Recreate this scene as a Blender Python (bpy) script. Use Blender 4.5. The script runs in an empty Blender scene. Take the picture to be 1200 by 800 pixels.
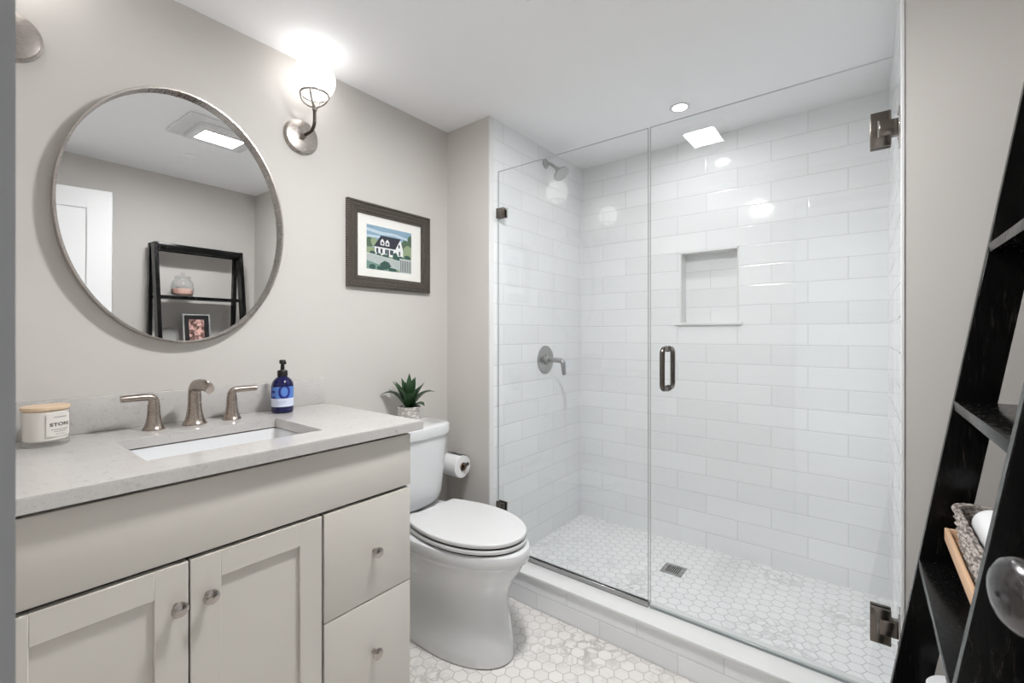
import bpy, bmesh, math, random
from mathutils import Vector, Matrix
random.seed(7)
PI = math.pi
H = 1.247                      # eye height; many heights below are given relative to it
def Z(r): return r + H
SC = bpy.context.scene
COL = SC.collection

# ------------------------------------------------------------------ camera
cam_data = bpy.data.cameras.new('camera')
cam = bpy.data.objects.new('camera', cam_data); COL.objects.link(cam)
cam.location = (0, 0, H)
cam.rotation_euler = (PI/2, 0, math.radians(38.1))
cam_data.sensor_width = 36.0
cam_data.lens = 525/1200*36
cam_data.shift_y = -8/1200
cam_data.clip_start = 0.01
cam_data.dof.use_dof = True
cam_data.dof.focus_distance = 1.9
cam_data.dof.aperture_fstop = 9.0
SC.camera = cam

# ------------------------------------------------------------------ light levels
SC.view_settings.view_transform = 'Standard'
SC.view_settings.look = 'None'
SC.view_settings.gamma = 1.0
SC.view_settings.exposure = 1.2
SC.view_settings.use_curve_mapping = False
L_GLOBE = 1.7                  # sconce globes
L_FAN = 132.0                   # ceiling fan light lens
L_CAN = 135.0                   # recessed shower light
W_LEVEL = .5                 # daylight of the open hall behind the doorway
world = bpy.data.worlds.new('world'); SC.world = world
world.use_nodes = True
wbg = world.node_tree.nodes['Background']
wbg.inputs[0].default_value = (0.97, 0.985, 1.0, 1)
wbg.inputs[1].default_value = W_LEVEL

# ------------------------------------------------------------------ node helpers
class NT:
    def __init__(self, name):
        self.m = bpy.data.materials.new(name); self.m.use_nodes = True
        self.t = self.m.node_tree
        for n in list(self.t.nodes): self.t.nodes.remove(n)
        self.out = self.t.nodes.new('ShaderNodeOutputMaterial')
    def n(self, kind, **kw):
        nd = self.t.nodes.new(kind)
        for k, v in kw.items(): setattr(nd, k, v)
        return nd
    def put(self, sock, v):
        if v is None: return
        if hasattr(v, 'is_linked') or isinstance(v, bpy.types.NodeSocket): self.t.links.new(v, sock)
        else: sock.default_value = v
    def math(self, op, a, b=None, c=None, clamp=False):
        nd = self.n('ShaderNodeMath', operation=op); nd.use_clamp = clamp
        for i, v in enumerate((a, b, c)): self.put(nd.inputs[i], v)
        return nd.outputs[0]
    def vmath(self, op, a, b=None, out=0):
        nd = self.n('ShaderNodeVectorMath', operation=op)
        self.put(nd.inputs[0], a)
        if b is not None: self.put(nd.inputs[1], b)
        return nd.outputs['Value'] if op in ('DOT_PRODUCT', 'LENGTH') else nd.outputs[0]
    def scale(self, v, s):
        nd = self.n('ShaderNodeVectorMath', operation='SCALE')
        self.put(nd.inputs[0], v); self.put(nd.inputs[3], s); return nd.outputs[0]
    def xyz(self, v):
        nd = self.n('ShaderNodeSeparateXYZ'); self.put(nd.inputs[0], v); return nd.outputs
    def comb(self, x, y, z=0.0):
        nd = self.n('ShaderNodeCombineXYZ')
        for i, v in enumerate((x, y, z)): self.put(nd.inputs[i], v)
        return nd.outputs[0]
    def obj(self): return self.n('ShaderNodeTexCoord').outputs['Object']
    def ramp(self, v, a, b, lo=0.0, hi=1.0, smooth=True):
        nd = self.n('ShaderNodeMapRange', interpolation_type='SMOOTHSTEP' if smooth else 'LINEAR')
        for i, s in enumerate((v, a, b, lo, hi)): self.put(nd.inputs[i], s)
        return nd.outputs[0]
    def mix(self, f, a, b, mode='MIX'):
        nd = self.n('ShaderNodeMix', data_type='RGBA', blend_type=mode)
        self.put(nd.inputs[0], f); self.put(nd.inputs[6], a); self.put(nd.inputs[7], b)
        return nd.outputs[2]
    def noise(self, scale, detail=3, rough=.5, vec=None, dist=0.0, dim='3D'):
        nd = self.n('ShaderNodeTexNoise', noise_dimensions=dim)
        self.put(nd.inputs['Vector'], vec if vec is not None else self.obj())
        nd.inputs['Scale'].default_value = scale; nd.inputs['Detail'].default_value = detail
        nd.inputs['Roughness'].default_value = rough; nd.inputs['Distortion'].default_value = dist
        return nd.outputs
    def white(self, vec):
        nd = self.n('ShaderNodeTexWhiteNoise', noise_dimensions='3D'); self.put(nd.inputs['Vector'], vec); return nd.outputs
    def bump(self, h, strength=.2, dist=.001, normal=None):
        nd = self.n('ShaderNodeBump'); nd.inputs['Strength'].default_value = strength
        nd.inputs['Distance'].default_value = dist; self.put(nd.inputs['Height'], h)
        if normal is not None: self.put(nd.inputs['Normal'], normal)
        return nd.outputs[0]
    def bsdf(self, color=None, rough=.5, metal=0.0, normal=None, **kw):
        b = self.n('ShaderNodeBsdfPrincipled')
        self.put(b.inputs['Base Color'], color); self.put(b.inputs['Roughness'], rough); self.put(b.inputs['Metallic'], metal)
        if normal is not None: self.put(b.inputs['Normal'], normal)
        for k, v in kw.items(): self.put(b.inputs[k], v)
        self.t.links.new(b.outputs[0], self.out.inputs[0]); return b
def rgb(c, k=1.0): return (c[0]*k, c[1]*k, c[2]*k, 1)
def S(r, g, b):    # sRGB 0-255 to linear
    f = lambda v: (v/255/12.92 if v/255 < .04045 else ((v/255+.055)/1.055)**2.4)
    return (f(r), f(g), f(b))

def plain(name, c, rough=.5, metal=0.0, var=.06, scale=30, bump=0.0, bscale=200, **kw):
    t = NT(name)
    nz = t.noise(scale, 3)[0]
    col = t.mix(nz, rgb(c, 1-var), rgb(c, 1+var))
    nr = None
    if bump: nr = t.bump(t.noise(bscale, 2)[0], bump, .0008)
    t.bsdf(col, rough, metal, nr, **kw); return t.m
def brushed(name, c, rough=.3, stretch=(1, 1, 40)):
    t = NT(name)
    v = t.vmath('MULTIPLY', t.obj(), stretch)
    nz = t.noise(60, 3, vec=v)[0]
    col = t.mix(nz, rgb(c, .88), rgb(c, 1.1))
    t.bsdf(col, t.ramp(nz, .3, .7, rough-.05, rough+.06), 1.0); return t.m
def emitter(name, c, strength):
    t = NT(name)
    e = t.n('ShaderNodeEmission'); e.inputs[0].default_value = rgb(c); e.inputs[1].default_value = strength
    t.t.links.new(e.outputs[0], t.out.inputs[0]); return t.m
def clear(name, tint=(1, 1, 1), f0=.04, rough=0.0):
    t = NT(name)
    lw = t.n('ShaderNodeLayerWeight'); lw.inputs[0].default_value = .5
    p = t.math('POWER', lw.outputs['Facing'], 5.0)
    fac = t.math('MULTIPLY_ADD', p, 1-f0, f0, clamp=True)
    tr = t.n('ShaderNodeBsdfTransparent'); tr.inputs[0].default_value = rgb(tint)
    gl = t.n('ShaderNodeBsdfGlossy'); gl.inputs['Roughness'].default_value = rough
    mx = t.n('ShaderNodeMixShader')
    t.t.links.new(fac, mx.inputs[0]); t.t.links.new(tr.outputs[0], mx.inputs[1]); t.t.links.new(gl.outputs[0], mx.inputs[2])
    t.t.links.new(mx.outputs[0], t.out.inputs[0]); return t.m

def tile_mat(name, axis, u0, v0, LEN=.3155, P=.1045, c=S(241, 242, 243), grout=S(208, 209, 209), wavy=True):
    t = NT(name)
    o = t.xyz(t.obj()); u = o[0] if axis == 'x' else o[1]; v = o[2]
    vv = t.math('DIVIDE', t.math('SUBTRACT', v, v0), P)
    row = t.math('FLOOR', vv); par = t.math('FLOORED_MODULO', row, 2.0)
    uu = t.math('ADD', t.math('DIVIDE', t.math('SUBTRACT', u, u0), LEN), t.math('MULTIPLY', par, .5))
    col = t.math('FLOOR', uu)
    fu = t.math('MULTIPLY', t.math('SUBTRACT', uu, col), LEN); fv = t.math('MULTIPLY', t.math('SUBTRACT', vv, row), P)
    d = t.math('MINIMUM', t.math('MINIMUM', fu, t.math('SUBTRACT', LEN, fu)), t.math('MINIMUM', fv, t.math('SUBTRACT', P, fv)))
    g = t.ramp(d, .0007, .0016)
    edge = t.ramp(d, .0008, .006)
    wn = t.white(t.comb(col, row, 3.3))
    tint = t.mix(wn[0], rgb(c, .97), rgb(c, 1.02))
    colr = t.mix(g, rgb(grout), tint)
    nrm = t.n('ShaderNodeNewGeometry').outputs['Normal']
    tilt = t.scale(t.vmath('SUBTRACT', wn[1], (.5, .5, .5)), .014 if wavy else .0)
    nrm = t.vmath('NORMALIZE', t.vmath('ADD', nrm, tilt))
    wav = t.noise(9, 1)[0]
    hgt = t.math('ADD', t.math('MULTIPLY', edge, .0008), t.math('MULTIPLY', wav, .0020 if wavy else 0.0))
    b = t.n('ShaderNodeBump'); b.inputs['Strength'].default_value = .8; b.inputs['Distance'].default_value = 1.0
    t.put(b.inputs['Height'], hgt); t.put(b.inputs['Normal'], nrm)
    t.bsdf(colr, t.ramp(g, 0, 1, .6, .07), 0.0, b.outputs[0]); return t.m

def hex_mat(name, pitch, base, vein, grout, vamt, ox=0.0, oy=0.0, rough=.22):
    t = NT(name)
    o = t.xyz(t.obj())
    p = t.comb(t.math('DIVIDE', t.math('ADD', o[1], oy), pitch), t.math('DIVIDE', t.math('ADD', o[0], ox), pitch), 0.0)
    r = (1.0, math.sqrt(3), 1.0); h = (.5, math.sqrt(3)/2, 0.0)
    def modv(v):
        fl = t.vmath('FLOOR', t.vmath('DIVIDE', v, r))
        return t.vmath('SUBTRACT', t.vmath('SUBTRACT', v, t.vmath('MULTIPLY', fl, r)), h)
    a = t.vmath('MULTIPLY', modv(p), (1, 1, 0)); b = t.vmath('MULTIPLY', modv(t.vmath('SUBTRACT', p, h)), (1, 1, 0))
    sel = t.math('LESS_THAN', t.vmath('DOT_PRODUCT', a, a), t.vmath('DOT_PRODUCT', b, b))
    mv = t.n('ShaderNodeMix', data_type='VECTOR'); t.put(mv.inputs[0], sel); t.put(mv.inputs[4], b); t.put(mv.inputs[5], a)
    gv = mv.outputs[1]
    ag = t.vmath('ABSOLUTE', gv)
    dd = t.math('MAXIMUM', t.vmath('DOT_PRODUCT', ag, (.5, math.sqrt(3)/2, 0)), t.xyz(ag)[0])
    e = t.math('MULTIPLY', t.math('SUBTRACT', .5, dd), pitch)        # metres to the tile edge
    idv = t.vmath('SUBTRACT', p, gv)
    idr = t.vmath('FLOOR', t.vmath('ADD', t.scale(idv, 8.0), (.5, .5, .5)))
    wn = t.white(idr)
    g = t.ramp(e, .0008, .0021)
    # marble: veins drift across the floor but break from tile to tile
    mv2 = t.vmath('ADD', t.obj(), t.scale(wn[1], .16))
    n1 = t.noise(7.5, 5, .6, mv2, .9)[0]
    n2 = t.noise(2.0, 3, .5, t.obj(), .5)[0]
    ridge = t.math('SUBTRACT', 1.0, t.math('MULTIPLY', t.math('ABSOLUTE', t.math('SUBTRACT', n1, .5)), 16.0), clamp=True)
    veins = t.math('MULTIPLY', t.math('MULTIPLY', ridge, t.ramp(n2, .45, .68)), vamt, clamp=True)
    cloud = t.noise(14, 4, .6, mv2, .4)[0]
    tone = t.math('ADD', t.math('MULTIPLY', wn[0], .07), t.math('MULTIPLY', cloud, .16))
    bc = t.mix(t.math('SUBTRACT', tone, .02, clamp=True), rgb(base, 1.04), rgb(vein, 1.0))
    bc = t.mix(veins, bc, rgb(vein, .55))
    col = t.mix(g, rgb(grout), bc)
    hgt = t.math('MULTIPLY', t.ramp(e, .0006, .003), .0009)
    nb = t.bump(hgt, .6, 1.0)
    t.bsdf(col, t.ramp(g, 0, 1, .8, rough), 0.0, nb); return t.m

def quartz_mat():
    t = NT('quartz')
    n1 = t.noise(420, 2, .6)[0]; n2 = t.noise(60, 4, .6)[0]; n3 = t.noise(9, 3)[0]
    c = S(196, 193, 190)
    col = t.mix(t.ramp(n1, .55, .72), rgb(c), rgb(c, .74))
    col = t.mix(t.ramp(n2, .58, .70, 0, .6), col, rgb(c, .70))
    col = t.mix(t.ramp(n3, .4, .7, 0, .3), col, rgb(c, 1.12))
    t.bsdf(col, .16, 0.0); return t.m
def black_wood():
    t = NT('black_stained_wood')
    o = t.obj()
    v = t.vmath('MULTIPLY', o, (1, 1, .12))
    gr = t.noise(120, 4, .6, v)[0]
    big = t.noise(7, 3, .6, o, .5)[0]
    f = t.math('MULTIPLY', t.ramp(gr, .52, .75), t.ramp(big, .45, .75))
    col = t.mix(f, (.0032, .0031, .0030, 1), (.05, .041, .035, 1))
    t.bsdf(col, t.ramp(gr, .3, .7, .15, .28), 0.0, t.bump(gr, .25, .0006), **{'Specular IOR Level': .2}); return t.m
def wood_mat(name, c1, c2, sc=(12, 1, 12)):
    t = NT(name)
    v = t.vmath('MULTIPLY', t.obj(), sc)
    n = t.noise(14, 4, .55, v, .6)[0]
    t.bsdf(t.mix(n, rgb(c1), rgb(c2)), .5, 0.0); return t.m

def paint(name, c, rough=.55, bump=.06):
    t = NT(name)
    n = t.noise(2.2, 2)[0]; f = t.noise(240, 3, .6)[0]
    t.bsdf(t.mix(n, rgb(c, .985), rgb(c, 1.015)), rough, 0.0, t.bump(f, bump, .0006)); return t.m

M = {}
M['wall'] = paint('wall_paint', S(206, 202, 197))
M['ceil'] = paint('ceiling_paint', S(248, 248, 249), .7, .03)
M['trimw'] = paint('white_trim_paint', S(228, 228, 228), .35, .02)
M['cab'] = paint('cabinet_paint', S(212, 207, 199), .34, .02)
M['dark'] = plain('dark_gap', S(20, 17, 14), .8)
M['quartz'] = quartz_mat()
M['porc'] = plain('white_porcelain', S(227, 228, 229), .06, var=.01, **{'Coat Weight': .3})
M['plastic'] = plain('white_seat_plastic', S(222, 222, 222), .16, var=.01)
M['nickel'] = brushed('brushed_nickel', S(180, 173, 167), .27)
M['nickel_cool'] = brushed('cool_brushed_nickel', S(172, 172, 171), .3)
M['nickel_dark'] = brushed('dark_nickel', S(112, 105, 99), .2)
M['faucet'] = brushed('champagne_nickel', S(166, 155, 146), .24)
M['chrome'] = plain('polished_chrome', S(200, 198, 196), .12, 1.0, .02)
M['arm'] = plain('dark_bronze', S(84, 77, 72), .3, 1.0)
M['globe'] = emitter('lit_opal_glass', (1, .985, .965), L_GLOBE)
M['fanlens'] = emitter('lit_lens', (.985, .99, 1), L_FAN)
M['canlens'] = emitter('lit_can', (.985, .99, 1), L_CAN)
M['mirror'] = plain('mirror_silver', (.90, .905, .91), .0, 1.0, .004)
M['glass'] = clear('shower_glass', (.985, .992, .99), .04)
M['glass_edge'] = plain('glass_edge', S(186, 193, 191), .1, var=.02)
M['jarglass'] = clear('jar_glass', (.97, .98, .98), .05)
M['tile_back'] = tile_mat('white_wall_tile_back', 'x', -1.475, .149)
M['tile_left'] = tile_mat('white_wall_tile_left', 'y', 2.435, .149)
M['tile_right'] = tile_mat('white_wall_tile_right', 'y', 2.435, .149, wavy=False)
M['tile_curb'] = tile_mat('white_curb_tile', 'x', -1.008-.158, .0045, P=.0705)
M['hex'] = hex_mat('marble_hex_floor', .053, S(240, 237, 233), S(170, 166, 160), S(190, 185, 178), .55, .011, .02)
M['hexs'] = hex_mat('marble_hex_shower', .053, S(246, 246, 246), S(190, 190, 190), S(190, 189, 188), .5, .02, .0)
M['slab'] = plain('marble_sill', S(232, 232, 231), .15, var=.04, scale=9)
M['black'] = black_wood()
M['picframe'] = None

# ------------------------------------------------------------------ mesh helpers
def bx(bm, x0, x1, y0, y1, z0, z1, bev=0.0, seg=2, mat=0):
    r = bmesh.ops.create_cube(bm, size=1.0)
    vs = r['verts']
    for v in vs:
        v.co = Vector(((x0+x1)/2+v.co.x*(x1-x0), (y0+y1)/2+v.co.y*(y1-y0), (z0+z1)/2+v.co.z*(z1-z0)))
    fs = set(f for v in vs for f in v.link_faces)
    if bev > 0:
        es = list(set(e for v in vs for e in v.link_edges))
        rr = bmesh.ops.bevel(bm, geom=es, offset=bev, segments=seg, affect='EDGES', profile=.5)
        fs = set(rr['faces']) | set(f for f in fs if f.is_valid)
    for f in fs:
        if f.is_valid: f.material_index = mat
    return vs
def box(*a, **k):
    bm = bmesh.new(); bx(bm, *a, **k); return bm
def loft(bm, rings, cap0=True, cap1=True, closed=True, mat=0):
    R = [[bm.verts.new(p) for p in ring] for ring in rings]
    n = len(R[0]); last = n if closed else n-1
    for a, b in zip(R[:-1], R[1:]):
        for i in range(last):
            j = (i+1) % n
            f = bm.faces.new((a[i], a[j], b[j], b[i])); f.material_index = mat
    if cap0: f = bm.faces.new(list(reversed(R[0]))); f.material_index = mat
    if cap1: f = bm.faces.new(R[-1]); f.material_index = mat
    return R
def frame_of(d):
    d = Vector(d).normalized()
    up = Vector((0, 0, 1)) if abs(d.z) < .95 else Vector((0, 1, 0))
    a = up.cross(d).normalized(); b = d.cross(a).normalized()
    return a, b, d
def lathe(bm, prof, c=(0, 0, 0), axis=(0, 0, 1), seg=40, cap0=True, cap1=True, mat=0):
    a, b, d = frame_of(axis); c = Vector(c)
    rings = []
    for r, h in prof:
        r = max(r, .0002)
        rings.append([c + d*h + (a*math.cos(2*PI*i/seg)+b*math.sin(2*PI*i/seg))*r for i in range(seg)])
    loft(bm, rings, cap0, cap1, mat=mat)
def tube(bm, pts, r, seg=14, cap=True, flat=None, mat=0):
    pts = [Vector(p) for p in pts]; n = len(pts)
    rs = r if isinstance(r, (list, tuple)) else [r]*n
    tang = [(pts[min(i+1, n-1)]-pts[max(i-1, 0)]).normalized() for i in range(n)]
    a, b, d = frame_of(tang[0]); rings = []
    for i in range(n):
        a = (a - tang[i]*a.dot(tang[i])).normalized(); b = tang[i].cross(a)
        ra, rb = (rs[i], rs[i]) if not isinstance(rs[i], (list, tuple)) else rs[i]
        rings.append([pts[i] + a*math.cos(2*PI*k/seg)*ra + b*math.sin(2*PI*k/seg)*rb for k in range(seg)])
    loft(bm, rings, cap, cap, mat=mat)
def arc(c, r, a0, a1, n, u, v):
    c, u, v = Vector(c), Vector(u), Vector(v)
    return [c + u*r*math.cos(a0+(a1-a0)*i/n) + v*r*math.sin(a0+(a1-a0)*i/n) for i in range(n+1)]
def torus(bm, c, R, r, axis=(0, 0, 1), seg=48, rseg=10, mat=0):
    a, b, d = frame_of(axis); c = Vector(c)
    rings = []
    for i in range(seg):
        t = 2*PI*i/seg; q = a*math.cos(t)+b*math.sin(t)
        rings.append([bm.verts.new(c + q*(R+r*math.cos(2*PI*k/rseg)) + d*r*math.sin(2*PI*k/rseg)) for k in range(rseg)])
    for i in range(seg):
        A, B = rings[i], rings[(i+1) % seg]
        for k in range(rseg):
            f = bm.faces.new((A[k], B[k], B[(k+1) % rseg], A[(k+1) % rseg])); f.material_index = mat
def extrude_poly(bm, pts, vec, mat=0):
    vec = Vector(vec)
    loft(bm, [[Vector(p) for p in pts], [Vector(p)+vec for p in pts]], mat=mat)

def obj(name, bm, mats, parent=None, smooth=38, label=None, recalc=True):
    if recalc: bmesh.ops.recalc_face_normals(bm, faces=bm.faces[:])
    me = bpy.data.meshes.new(name); bm.to_mesh(me); bm.free()
    for m in (mats if isinstance(mats, (list, tuple)) else [mats]): me.materials.append(m)
    for p in me.polygons: p.use_smooth = True
    me.set_sharp_from_angle(angle=math.radians(smooth))
    o = bpy.data.objects.new(name, me); COL.objects.link(o)
    if parent is not None:
        o.parent = parent; o.matrix_parent_inverse = root_matrix(parent).inverted()
    if label: o['label'] = label
    return o
def root_matrix(o):
    m = o.matrix_basis.copy()
    if o.parent is not None: m = root_matrix(o.parent) @ o.matrix_parent_inverse @ m
    return m
def tag(o, label, cat, group=None, kind=None):
    if label: o['label'] = label
    if cat: o['category'] = cat
    if group: o['group'] = group
    if kind: o['kind'] = kind
    return o
def thing(name, label, cat, loc, group=None):
    o = bpy.data.objects.new(name, None); COL.objects.link(o)
    o.location = loc; o.empty_display_size = .05
    return tag(o, label, cat, group)
def struct(name, bm, mats, label, smooth=38, recalc=True):
    o = obj(name, bm, mats, None, smooth, recalc=recalc); o['kind'] = 'structure'; o['label'] = label; o['category'] = name.split('_')[0]; return o
def copy_tree(o, parent=None):
    c = o.copy(); COL.objects.link(c)
    if parent is not None: c.parent = parent
    for ch in list(o.children): copy_tree(ch, c)
    return c

# ================================================================== ROOM SHELL
XV, XL, XR, WX = -1.775, -1.471, .089, .482      # vanity wall, shower side walls, right wall
YF, YS, YB = .025, 1.695, 2.623                 # front wall, stub faces, shower back wall
ZC, ZSF, ZCURB = Z(1.094), Z(-1.186), Z(-1.095)
YG = 1.760                                      # centre plane of the shower glass
JL, JR = -.36, .385                             # doorway jambs

struct('floor', box(-1.9, .78, -1.6, 1.70, -.06, 0), M['hex'], 'marble hexagon mosaic bathroom floor')
struct('ceiling', box(-1.9, .78, -.10, 2.75, ZC, ZC+.08), M['ceil'], 'flat white bathroom ceiling')
struct('wall_left', box(XV-.1, XV, -.10, YS+.1, 0, ZC), M['wall'], 'pale greige painted wall behind the vanity and toilet')
struct('wall_right', box(WX, WX+.1, -.10, YS+.1, 0, ZC), M['wall'], 'pale greige painted wall behind the ladder shelf')
bm = bmesh.new()
bx(bm, XV, JL-.02, YF-.12, YF, 0, ZC); bx(bm, JR+.02, WX, YF-.12, YF, 0, ZC); bx(bm, JL-.02, JR+.02, YF-.12, YF, 2.12, ZC)
struct('wall_front', bm, M['wall'], 'wall with the doorway the room is seen from')
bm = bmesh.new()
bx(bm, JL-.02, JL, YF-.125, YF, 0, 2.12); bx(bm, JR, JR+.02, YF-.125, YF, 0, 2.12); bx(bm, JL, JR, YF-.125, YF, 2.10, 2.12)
struct('trim_1', bm, paint('shaded_jamb_paint', S(170, 171, 172), .4, .02), 'white door jamb at the left edge of the photo')  # white jamb: its shade is put into the grey base colour
# stub walls either side of the shower: painted face towards the room, tile inside
def stub(name, x0, x1, tile_x, label):
    bm = bmesh.new(); bx(bm, x0, x1, YS, YB+.1, 0, ZC)
    bm.faces.ensure_lookup_table()
    for f in bm.faces:
        if abs(f.calc_center_median().x-tile_x) < .001: f.material_index = 1
    return struct(name, bm, [M['wall'], M['tile_left' if tile_x < 0 else 'tile_right']], label)
stub('wall_stub_left', XV-.1, XL, XL, 'greige return wall by the toilet, white tile on its shower side')
stub('wall_stub_right', XR, WX+.1, XR, 'greige return wall at right, white tile on its shower side')
# narrow bullnose trims on the tiled corners
bm = bmesh.new(); bx(bm, XL-.004, XL+.004, YS-.004, YS+.030, 0, ZC, .0015, 1)
struct('trim_2', bm, M['trimw'], 'white edge trim on the left corner of the shower tile')
bm = bmesh.new(); bx(bm, XR-.004, XR+.004, YS-.004, YS+.022, 0, ZC, .0015, 1)
struct('trim_3', bm, M['trimw'], 'white edge trim on the right corner of the shower tile')
# back wall with the recessed niche
NX0, NX1, NZ0, NZ1, ND = -.822, -.529, Z(.066), Z(.463), .09
bm = bmesh.new()
def quad(a, b, c, d, mat=0):
    f = bm.faces.new([bm.verts.new(p) for p in (a, b, c, d)]); f.material_index = mat
for (x0, x1, z0, z1) in [(a, b, c, d) for a, b in ((XL, NX0), (NX0, NX1), (NX1, XR)) for c, d in ((0, NZ0), (NZ0, NZ1), (NZ1, ZC)) if (a, c) != (NX0, NZ0)]:
    quad((x0, YB, z0), (x1, YB, z0), (x1, YB, z1), (x0, YB, z1))
yb = YB+ND
quad((NX0, yb, NZ0), (NX1, yb, NZ0), (NX1, yb, NZ1), (NX0, yb, NZ1))
quad((NX0, YB, NZ0), (NX0, yb, NZ0), (NX0, yb, NZ1), (NX0, YB, NZ1), 1)
quad((NX1, yb, NZ0), (NX1, YB, NZ0), (NX1, YB, NZ1), (NX1, yb, NZ1), 1)
quad((NX0, YB, NZ1), (NX0, yb, NZ1), (NX1, yb, NZ1), (NX1, YB, NZ1), 1)
quad((NX0, YB, NZ0), (NX1, YB, NZ0), (NX1, yb, NZ0), (NX0, yb, NZ0), 1)
bmesh.ops.remove_doubles(bm, verts=bm.verts, dist=.0005)
bmesh.ops.recalc_face_normals(bm, faces=bm.faces[:])
if max(bm.faces, key=lambda f: f.calc_area()).normal.y > 0: bmesh.ops.reverse_faces(bm, faces=bm.faces[:])
bw = struct('wall_back', bm, [M['tile_back'], M['slab']], 'white subway tile back wall of the shower with a recessed niche', recalc=False)
# thickness behind the tile
struct('wall_back_core', box(XL-.1, XR+.1, YB+ND+.004, YB+ND+.06, 0, ZC), M['wall'], 'solid wall behind the shower tile')
bm = bmesh.new()
bx(bm, NX0-.034, NX1+.026, YB-.018, YB+.0, Z(.053), Z(.068), .003); bx(bm, NX0, NX1, YB-.002, yb-.001, Z(.053), Z(.068))
struct('trim_4', bm, M['slab'], 'white stone sill under the shower niche')
bm = bmesh.new(); w = .007
bx(bm, NX0-w, NX0+.001, YB-.003, YB+.01, NZ0+.004, NZ1+w); bx(bm, NX1-.001, NX1+w, YB-.003, YB+.01, NZ0+.004, NZ1+w)
bx(bm, NX0-w, NX1+w, YB-.003, YB+.01, NZ1-.001, NZ1+w)
struct('trim_5', bm, M['slab'], 'thin white edging round the shower niche')
# shower pan and curb
struct('floor_shower', box(XL, XR, 1.78, YB, .002, ZSF), M['hexs'], 'white marble hexagon mosaic shower floor')
bm = bmesh.new(); bx(bm, XL, XR, 1.667, 1.80, .001, ZCURB-.014); 
curb = thing('shower_curb', 'white tiled curb below the glass shower front', 'curb', (-.69, 1.72, 0))
obj('tiled_face', bm, M['tile_curb'], curb)
obj('sill_slab', box(XL, XR, 1.655, 1.812, ZCURB-.014, ZCURB, .003), M['slab'], curb, label='smooth white stone slab on the curb')

# unseen hall ceiling and dark wall, added to keep world light off the jamb
struct('ceiling_hall_blocker', box(-1.9, .78, -1.5, -.102, 2.34, 2.42), M['ceil'], 'unseen hall ceiling added to block light outside the doorway')
struct('wall_hall_blocker', box(.44, .54, -1.5, -.10, 0, 2.34), plain('blocker_brown', S(70, 64, 58), .5), 'unseen dark wall added beside the doorway to shade the jamb')

# ------------------------------------------------------------------ open door on the right
dang = math.atan2(.175-JR+.01, .715-.03)        # leaf swings in and stands against the ladder side
dx, dy = Vector((.172-(JR-.012), .715-.032, 0)).normalized().xy
dv = Vector((dx, dy, 0)); dn = Vector((-dy, dx, 0))    # dn points to the room (-x)
hinge = Vector((JR-.012, .032, 0)); DL = .715
def dp(s, t, z): return hinge + dv*s + dn*t + Vector((0, 0, z))
bm = bmesh.new()
def dbox(bm, s0, s1, t0, t1, z0, z1, mat=0):
    loft(bm, [[dp(s0, t0, z0), dp(s1, t0, z0), dp(s1, t1, z0), dp(s0, t1, z0)], [dp(s0, t0, z1), dp(s1, t0, z1), dp(s1, t1, z1), dp(s0, t1, z1)]], mat=mat)
DT = 2.075
dbox(bm, 0, DL, -.036, -.008, .012, DT)
for s0, s1, z0, z1 in ((0, .115, .012, DT), (DL-.115, DL, .012, DT), (.115, DL-.115, DT-.115, DT), (.115, DL-.115, .012, .22), (.115, DL-.115, .98, 1.10)):
    dbox(bm, s0, s1, -.044, 0, z0, z1)
door = struct('door_1', bm, M['trimw'], 'white shaker bathroom door standing open at right')
kc = dp(DL-.066, 0, Z(-.250))
bm = bmesh.new()
lathe(bm, [(.031, 0), (.031, .006), (.026, .010), (.013, .012), (.0115, .040), (.016, .046), (.027, .052), (.0345, .062), (.0365, .072), (.034, .081), (.026, .088), (.014, .0915), (.0, .0925)], kc, dn, 48)
obj('door_knob', bm, brushed('knob_nickel', S(96, 94, 94), .2, (1, 1, 1)), door, label='round satin nickel door knob')
bm = bmesh.new(); pc = dp(DL-.066, .0915, Z(-.250)); lathe(bm, [(.0022, 0), (.0022, .0012)], pc, dn, 12)
obj('lock_pin', bm, M['dark'], door, label='small dark privacy pin hole in the knob')

# ================================================================== VANITY
XF = -1.165
van = thing('vanity_cabinet', 'cream painted vanity cabinet with two doors and two drawers', 'cabinet', (-1.47, .49, 0))
bm = bmesh.new()
x_ = XF-.021
for a in ((XV+.002, x_, .034, .052, .10, Z(-.313)), (XV+.002, x_, .930, .948, .10, Z(-.313)), (XV+.002, x_, .052, .930, .10, .118), (XV+.002, XV+.010, .052, .930, .118, Z(-.313)), (x_-.018, x_, .052, .930, .118, Z(-.33)), (XV+.002, XF-.075, .034, .946, .001, .10)): bx(bm, *a)
obj('carcass', bm, [M['cab']], van)
bm = bmesh.new(); bx(bm, XF-.0212, XF-.0195, .036, .944, .115, Z(-.318)); obj('reveal', bm, M['dark'], van, label='dark gap lines between the fronts')
obj('false_panel', box(XF-.019, XF, .034, .948, Z(-.487), Z(-.3235), .0015), M['cab'], van)
def knob(y, z, parent):
    bm = bmesh.new()
    lathe(bm, [(.0075, 0), (.0062, .004), (.0058, .012), (.0085, .016), (.0150, .019), (.0162, .022), (.0160, .025), (.0125, .0275), (.0, .0285)], (XF-.0002, y, z), (1, 0, 0), 32)
    obj('knob', bm, M['nickel'], parent, label='round brushed nickel knob')
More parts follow.
